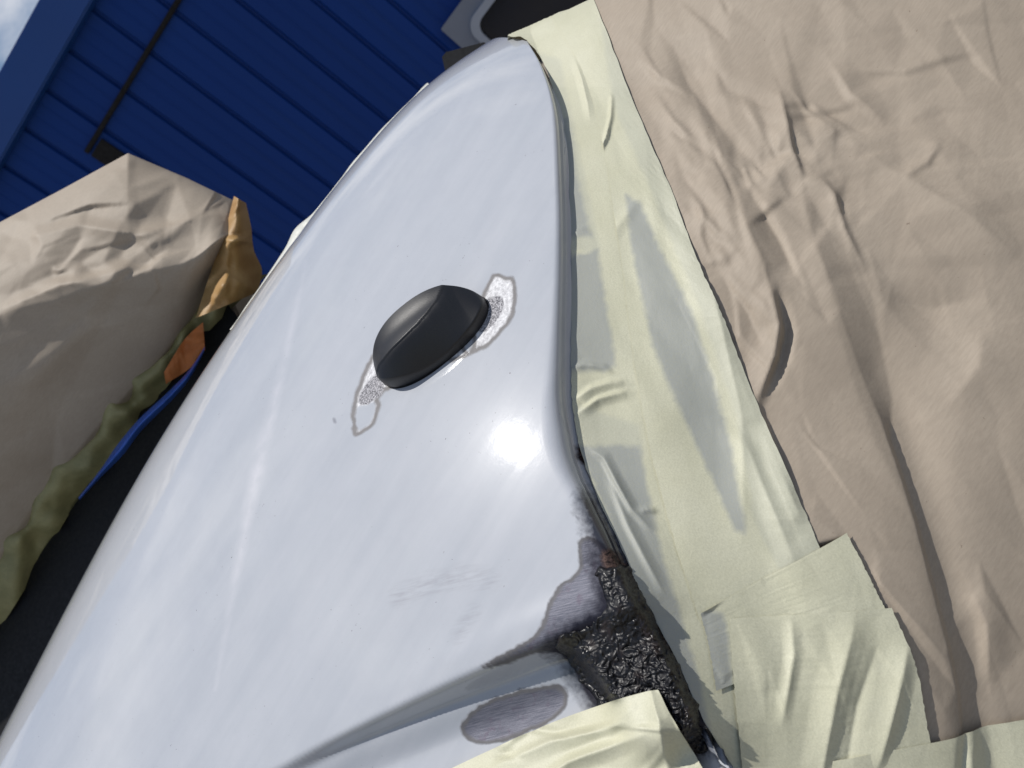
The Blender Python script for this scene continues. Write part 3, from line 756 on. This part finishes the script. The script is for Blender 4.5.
def wr1(x, y):
    h_ = fold(x, y, [(572, 368), (585, 364), (604, 367), (612, 372)], .0022, 4, 7, .6)
    h_ += fold(x, y, [(578, 398), (592, 388), (610, 383), (624, 382)], .0032, 5, 12, .5)
    h_ += fold(x, y, [(580, 412), (598, 399), (612, 395), (627, 392)], .0032, 4, 10, .5)
    h_ += fold(x, y, [(592, 450), (604, 458), (618, 485), (632, 510), (650, 528)], .0032, 6, 9, .6)
    h_ += fold(x, y, [(610, 480), (628, 525), (646, 560), (662, 590)], .0024, 7, 10, .6)
    h_ += fold(x, y, [(640, 510), (648, 509), (656, 510)], .0026, 4, 6, .5)
    h_ += fold(x, y, [(573, 234), (582, 231), (590, 230)], .0015, 3, 4, .5)
    h_ += fold(x, y, [(575, 60), (582, 80), (588, 105), (590, 120)], .002, 7, 7, .7)
    return h_
def wr2(x, y):
    h_ = fold(x, y, [(612, 98), (611, 118), (606, 140), (596, 160), (584, 177)], .0030, 4, 4, .4)
    h_ += fold(x, y, [(690, 215), (720, 330), (740, 420), (742, 530)], .0028, 26, 20, .7)
    h_ += fold(x, y, [(742, 440), (765, 500), (790, 560)], .0026, 16, 12, .7)
    h_ += fold(x, y, [(640, 200), (620, 225), (606, 250)], .0012, 10, 10, .7)
    return h_
GREY1 = [(560, 120), (568, 118), (578, 180), (588, 222), (592, 236), (566, 238)]
GREY2 = [(566, 256), (598, 250), (605, 300), (616, 364), (606, 372), (566, 372)]
GREY5 = [(596, 372), (612, 376), (622, 440), (600, 440), (584, 400)]
GREY3 = [(578, 446), (640, 446), (652, 510), (664, 560), (700, 680), (720, 790), (700, 790), (610, 520)]
GREY4 = [(626, 196), (640, 205), (660, 250), (690, 312), (712, 380), (728, 440), (738, 500), (745, 535), (732, 528), (700, 455), (672, 395), (652, 345), (640, 290), (630, 240)]
strip('masking_tape', [(488, 10), (508, 35), (521, 37), (530, 44), (541, 58)]+[(float(np.interp(yy, L_PTS[:, 1], L_PTS[:, 0])), yy) for yy in (74, 80, 110, 150, 200, 250, 300, 350, 385, 405, 425, 455, 500, 545, 600, 660, 720, 790)], [(540, -40), (556, 0), (574, 36), (590, 66), (612, 120), (626, 180), (640, 240), (655, 300), (668, 355), (682, 400), (694, 440), (712, 490), (722, 530), (735, 570), (752, 620), (776, 690), (800, 780)], .0003,
      'cream masking tape following the bare fender edge beside the rust', wr=wr1, thin=[GREY1, GREY2, GREY3], pale=[[(500, 40), (560, 60), (590, 200), (600, 250), (560, 250)], [(575, 405), (640, 425), (650, 560), (700, 700), (650, 700)]], seed=1, nu=380, nv=80)
strip('masking_tape', [(530, -30), (552, 18), (580, 66), (600, 130), (612, 200), (624, 280), (634, 360), (646, 430), (660, 490), (680, 560), (700, 620)],
      [(560, -70), (593, -2), (634, 104), (670, 189), (695, 260), (714, 305), (729, 340), (753, 403), (792, 495), (811, 540), (836, 600)], .0013,
      'wide cream masking tape joining the edge strip to the large brown paper', wr=wr2, thin=[GREY4], pale=[[(600, 20), (640, 90), (680, 190), (720, 300), (800, 480), (845, 600), (790, 600), (752, 520), (735, 420), (700, 315), (650, 190), (615, 110)]], seed=2, nu=340, nv=80)
def wr3(x, y):
    h_ = fold(x, y, [(700, 612), (710, 604), (718, 598)], .002, 4, 6)
    return h_+fold(x, y, [(785, 618), (790, 640), (795, 670)], .0015, 5, 5)
strip('masking_tape', [(700, 612), (709, 648), (716, 690)], [(838, 531), (868, 590), (884, 622)], .0021,
      'cream tape patch with slanted top edge below the wide strip', wr=wr3, thin=[[(690, 605), (722, 612), (728, 640), (736, 722), (705, 722)], [(712, 725), (738, 722), (736, 745), (728, 765)]], seed=3, nu=140, nv=90)
def wr4(x, y):
    h_ = fold(x, y, [(845, 620), (830, 680), (815, 790)], .0035, 22, 16, .5)
    h_ += fold(x, y, [(895, 640), (885, 690), (870, 760)], .0035, 18, 16, .5)
    h_ += fold(x, y, [(787, 616), (790, 650), (780, 720)], .0022, 10, 10, .6)
    return h_-fold(x, y, [(868, 640), (850, 700), (840, 780)], .0025, 16, 16, .6)
strip('masking_tape', [(728, 617), (733, 680), (742, 768), (752, 850)], [(881, 603), (904, 660), (918, 725), (930, 780)], .0026,
      'lowest upright cream tape patch with a frayed straight top edge', wr=wr4, seed=4, nu=160, nv=110)
strip('masking_tape', [(760, 775), (862, 746), (925, 733), (1024, 715), (1180, 690)], [(775, 880), (880, 840), (945, 830), (1045, 812), (1200, 790)], .0030,
      'cream masking tape strip running across the bottom of the brown paper', seed=5, nu=180, nv=60, wr=lambda x, y: fold(x, y, [(958, 715), (955, 760), (960, 830)], -.003, 12, 9, .4))

# tape over the lower fender ------------------------------------------------
t = np.linspace(0, 1, 150)
topE = poly([(330, 832), (400, 796), (460, 766), (520, 738), (562, 720), (610, 703), (645, 693), (662, 690)], t)
botE = poly([(420, 980), (500, 940), (560, 910), (600, 890), (650, 870), (700, 840), (735, 815), (722, 790)], t)
s = np.linspace(0, 1, 90)[None, :, None]; Q = topE[:, None]*(1-s)+botE[:, None]*s
x, y = Q[..., 0], Q[..., 1]
ld = panel_at_many(x, y, full[:, 60:], FX[:, 60:], FY[:, 60:])
# smooth the fit so the tape bridges the crease
for _ in range(30):
    ld[1:-1, 1:-1] = (ld[:-2, 1:-1]+ld[2:, 1:-1]+ld[1:-1, :-2]+ld[1:-1, 2:])/4
hh = .0045+.004*sm(0, .25, s[..., 0]*np.ones_like(x))
hh = hh+fold(x, y, [(500, 766), (560, 740), (600, 732), (640, 720)], .004, 8, 16, .6)+fold(x, y, [(520, 800), (580, 760), (650, 735)], .004, 10, 14, .6)
hh += fold(x, y, [(655, 690), (668, 720), (676, 760), (680, 800)], .005, 18, 12, .4)+crumple(x, y, 30, (450, 690, 720, 900), .0022, 45, 12, 33, -.4, .5)
n_ = NP2[int(NR*.75), NC-20]
PT = W(x, y, ld)+n_*hh[..., None]
o = mesh_obj('masking_tape', PT.reshape(-1, 3), grid_faces(*x.shape), TAPE, attrs={'thin': np.full(x.shape, 50.), 'pale': np.full(x.shape, 50.)}, origin=PT[75, 40])
tag(o, 'folded yellow masking tape across the lower fender just under the rust', 'tape', 'strips of masking tape')

# pale film lip peeking past the top edge of the fender ----------------------
order = np.argsort(Ap[:, 1]); yy_ = np.linspace(84, 330, 140)
k_ = np.linspace(0, 1, 140)
pk = 1.3+.9*vnoise(k_*140, k_*0, 9, 41)+5.0*np.exp(-((yy_-236)/13)**2)
nout = np.array([-.8, -.6]); Sx, Sy, Sd = np.interp(yy_, Ap[order, 1], Ap[order, 0]), yy_, np.interp(yy_, Ap[order, 1], Ad[order])
rows = [W(Sx+nout[0]*pk*a, Sy+nout[1]*pk*a, Sd+b_) for a, b_ in ((-1.5, .018), (-.2, .018), (.7, .022), (1., .030), (.4, .045))]
FILM = simple('pale_masking_film', (.52, .52, .47), .5, .15, 120)
V = np.stack(rows, 1)
o = mesh_obj('masking_film', V.reshape(-1, 3), grid_faces(140, 5), FILM, origin=V[70, 2])
tag(o, 'thin pale masking film edge peeking over the far top edge of the fender', 'film')

# ------------------------------------------------------------------ wrapped part beyond the fender
KS = np.array([  # ridge px, shade line px, lower border px
 (-220, 345, -230, 470, -200, 900), (-100, 276, -110, 385, -110, 735), (0, 222, -6, 318, 0, 556), (62, 189, 60, 298, 62, 470), (128, 153, 128, 275, 128, 392), (188, 178, 185, 262, 170, 346), (232, 199, 218, 240, 202, 300), (246, 206, 240, 228, 222, 282)], float)
nu, nv = 260, 200
t = np.linspace(0, 1, nu); K = poly(KS, t)
# keep the top line straight-edged like folded paper
for c in (0, 1): K[:, c] = np.interp(t*(len(KS)-1), np.arange(len(KS)), KS[:, c])
sv = np.linspace(-.5, 1.15, nv)[None, :]
def band(a, m_, b_, sv):
    return np.where(sv < .45, a+(m_-a)*(sv/.45), m_+(b_-m_)*((sv-.45)/.55))
svc = np.clip(sv, 0, 1.15)
x = band(K[:, 0:1], K[:, 2:3], K[:, 4:5], svc); y = band(K[:, 1:2], K[:, 3:4], K[:, 5:6], svc)
dd = np.where(sv < .45, 1.00-.08*np.sqrt(np.clip(svc/.45, 0, 1)), .92+.09*((svc-.45)/.55)**1.3)+0*x
dd = dd+.03*sm(.8, 1, t)[:, None]
hh = rand_facets(x, y, (-240, 120, 270, 900), 110, .006, 51, 1, stretch=(-.30, 1.8), focus=(80, 235, 90, 40, 60))*(.55+.45*sm(.62, .40, svc))
hh += rand_facets(x, y, (-240, 120, 270, 900), 300, .0042, 52, 0, stretch=(-.35, 2.6))*sm(.6, .4, svc)
hh += rand_facets(x, y, (-240, 120, 270, 900), 600, .0022, 54, 0, stretch=(-.6, 1.7))*(.4+.6*sm(.6, .4, svc))
hh += rand_facets(x, y, (-240, 120, 270, 900), 60, .010, 53, 2, stretch=(-.9, 2.2))
hh += fold(x, y, [(0, 310), (60, 285), (85, 280), (130, 268)], .010, 10, 26, .5)+fold(x, y, [(20, 240), (80, 225), (140, 235), (210, 215)], .008, 12, 16, .6)
PB = W(x, y, dd-hh)
# far side: wraps over the ridge and down behind
bk = np.clip(-sv, 0, 1)[..., None]
PB = PB+bk*np.array([0, .30, 0])-np.array([0, 0, 1.])*(bk**1.5)*.45
PB = PB+bk*np.array([-.5, 0, 0])*sm(.5, 1, t)[:, None, None]
# under edge tucks in
tk = np.clip(sv-1, 0, 1)[..., None]; PB = PB+tk*np.array([0, .35, -.05])
PAPER2 = PAPER
o = mesh_obj('masking_paper', PB.reshape(-1, 3), grid_faces(nu, nv), PAPER, origin=PB[nu//2, nv//2])
tag(o, 'crumpled brown paper wrapped over a bulky car part at the left', 'paper', 'sheets of brown masking paper')

def sheet(name, left, right, d0, d1, m, label, cat='tape', group=None, nu=80, nv=24, amp=.004, seed=0, thin=True, curve=0.02):
    t = np.linspace(0, 1, nu); l, r_ = poly(left, t), poly(right, t); s = np.linspace(0, 1, nv)[None, :, None]
    Q = l[:, None]*(1-s)+r_[:, None]*s; x, y = Q[..., 0], Q[..., 1]; s_ = s[..., 0]
    hh = crumple(x, y, 26, (x.min(), y.min(), x.max(), y.max()), amp, 30, 9, seed)+amp*vnoise(x, y, 18, seed+1)
    D_ = d0+(d1-d0)*s_-curve*np.sin(np.pi*s_)-hh
    V = W(x, y, D_)
    o = mesh_obj(name, V.reshape(-1, 3), grid_faces(nu, nv), m, attrs={'thin': np.full(x.shape, 50.), 'pale': np.full(x.shape, 50.)}, origin=V[nu//2, nv//2])
    tag(o, label, cat, group); return o
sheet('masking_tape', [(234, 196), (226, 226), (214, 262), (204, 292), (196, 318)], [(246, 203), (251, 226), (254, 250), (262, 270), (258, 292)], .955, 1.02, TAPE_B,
      'masking tape painted backlit amber, closing the end of the crumpled paper wrapping', group='strips of masking tape', amp=.010, seed=61, curve=.05)
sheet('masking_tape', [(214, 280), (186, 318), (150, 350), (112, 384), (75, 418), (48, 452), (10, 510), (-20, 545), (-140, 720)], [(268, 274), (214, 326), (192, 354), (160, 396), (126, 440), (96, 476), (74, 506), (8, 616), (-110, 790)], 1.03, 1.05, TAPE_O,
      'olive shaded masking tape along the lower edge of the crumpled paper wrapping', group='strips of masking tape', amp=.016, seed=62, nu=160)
sheet('orange_cloth', [(203, 322), (184, 340), (164, 372)], [(205, 350), (190, 368), (166, 384)], 1.005, 1.015, ORANGE, 'small orange cloth scrap showing in the dark gap', 'cloth', curve=.0, amp=.004, seed=63, nu=40)
g = np.random.default_rng(4)
sheet('blue_strip', [(205, 346), (189, 370), (168, 392), (140, 418), (118, 444), (100, 470), (78, 498)], [(204, 352), (190, 378), (174, 398), (142, 430), (123, 455), (100, 478), (80, 500)], 1.0, 1.005, BLUE_T, 'narrow bright blue strip in the dark gap beside the fender', 'tape', 'strips of masking tape', amp=.003, seed=64)  # thin bright blue sheet set in the gap

# ------------------------------------------------------------------ rest of the car, to the ground
# cowl panel behind the fender; its black stands in for shade in the gap
cw = np.array([(222, 296), (190, 350), (130, 440), (60, 540), (-10, 640), (-200, 900)], float); t = np.linspace(0, 1, 40)
c1 = poly(cw, t); top = W(c1[:, 0]-6, c1[:, 1]-6, 1.05); mid = W(c1[:, 0]+40, c1[:, 1]+50, 1.02)
bot = np.array(mid); bot[:, 2] = .45
V = np.stack([top+np.array([0, .25, -.02]), top, mid, mid+np.array([0, -.02, -.10]), bot], 1)
mesh_obj('cowl_shade_panel', V.reshape(-1, 3), grid_faces(40, 5), BLACK, car, origin=V[20, 2])
# body shell under the wrapping and behind the fender
bm = bmesh.new(); box_bm(bm, (-1.5, .62, .25), (.36, 1.75, .78), .05); bm_obj('body_shell', bm, BLACK, car).location = -CARO
bm = bmesh.new(); box_bm(bm, (-1.4, 1.15, .70), (-.16, 1.70, 1.02), .06); bm_obj('inner_shell', bm, BLACK, car).location = -CARO
# road wheel hidden below the paper
TY = simple('tyre_rubber', (.02, .02, .02), .8, .2, 80)
bm = bmesh.new()
prof = [(.0, .10), (.20, .10), (.24, .09), (.29, .085), (.30, .06), (.30, -.06), (.29, -.085), (.24, -.09), (.20, -.10), (0, -.10)]
nseg = 40; ring = []
for k_ in range(nseg):
    t_ = 2*math.pi*k_/nseg; ring.append([bm.verts.new((r_*math.cos(t_), w_, r_*math.sin(t_))) for r_, w_ in prof[1:-1]])
for k_ in range(nseg):
    for j in range(len(prof)-3):
        bm.faces.new((ring[k_][j], ring[k_][j+1], ring[(k_+1) % nseg][j+1], ring[(k_+1) % nseg][j]))
bm.faces.new([r_[0] for r_ in ring]); bm.faces.new([r_[-1] for r_ in ring][::-1])
bm_obj('wheel', bm, TY, car).location = np.array([.16, .72, .30])-CARO
# small folded bracket at the nose of the fender
br = [(446, 62), (451, 58), (480, 51), (481, 49), (450, 56), (444, 62), (445, 70), (452, 76), (455, 74), (449, 69)]
def solid(name, outline, d0, d1, m, parent):
    n_ = len(outline); a = W([p[0] for p in outline], [p[1] for p in outline], d0); b_ = W([p[0] for p in outline], [p[1] for p in outline], d1)
    Fs = [tuple(range(n_))[::-1], tuple(range(n_, 2*n_))]+[(k_, (k_+1) % n_, n_+(k_+1) % n_, n_+k_) for k_ in range(n_)]
    return mesh_obj(name, np.concatenate([a, b_]), Fs, m, parent, smooth=False, origin=a.mean(0))
bk_ = solid('bracket', [(442, 57), (446, 52), (484, 42), (494, 50), (452, 82), (445, 70)], .86, .875, BLACK, car)
rim_o = solid('bracket_rim', [(438, 58), (443, 50), (484, 40), (484, 45), (448, 55), (444, 60), (447, 68), (455, 79), (451, 82), (441, 70)], .852, .862, GREYP, bk_)
rim_o.parent = bk_; rim_o.location = np.array(rim_o.location)+CARO-np.array(bk_.location)-CARO
print('done')
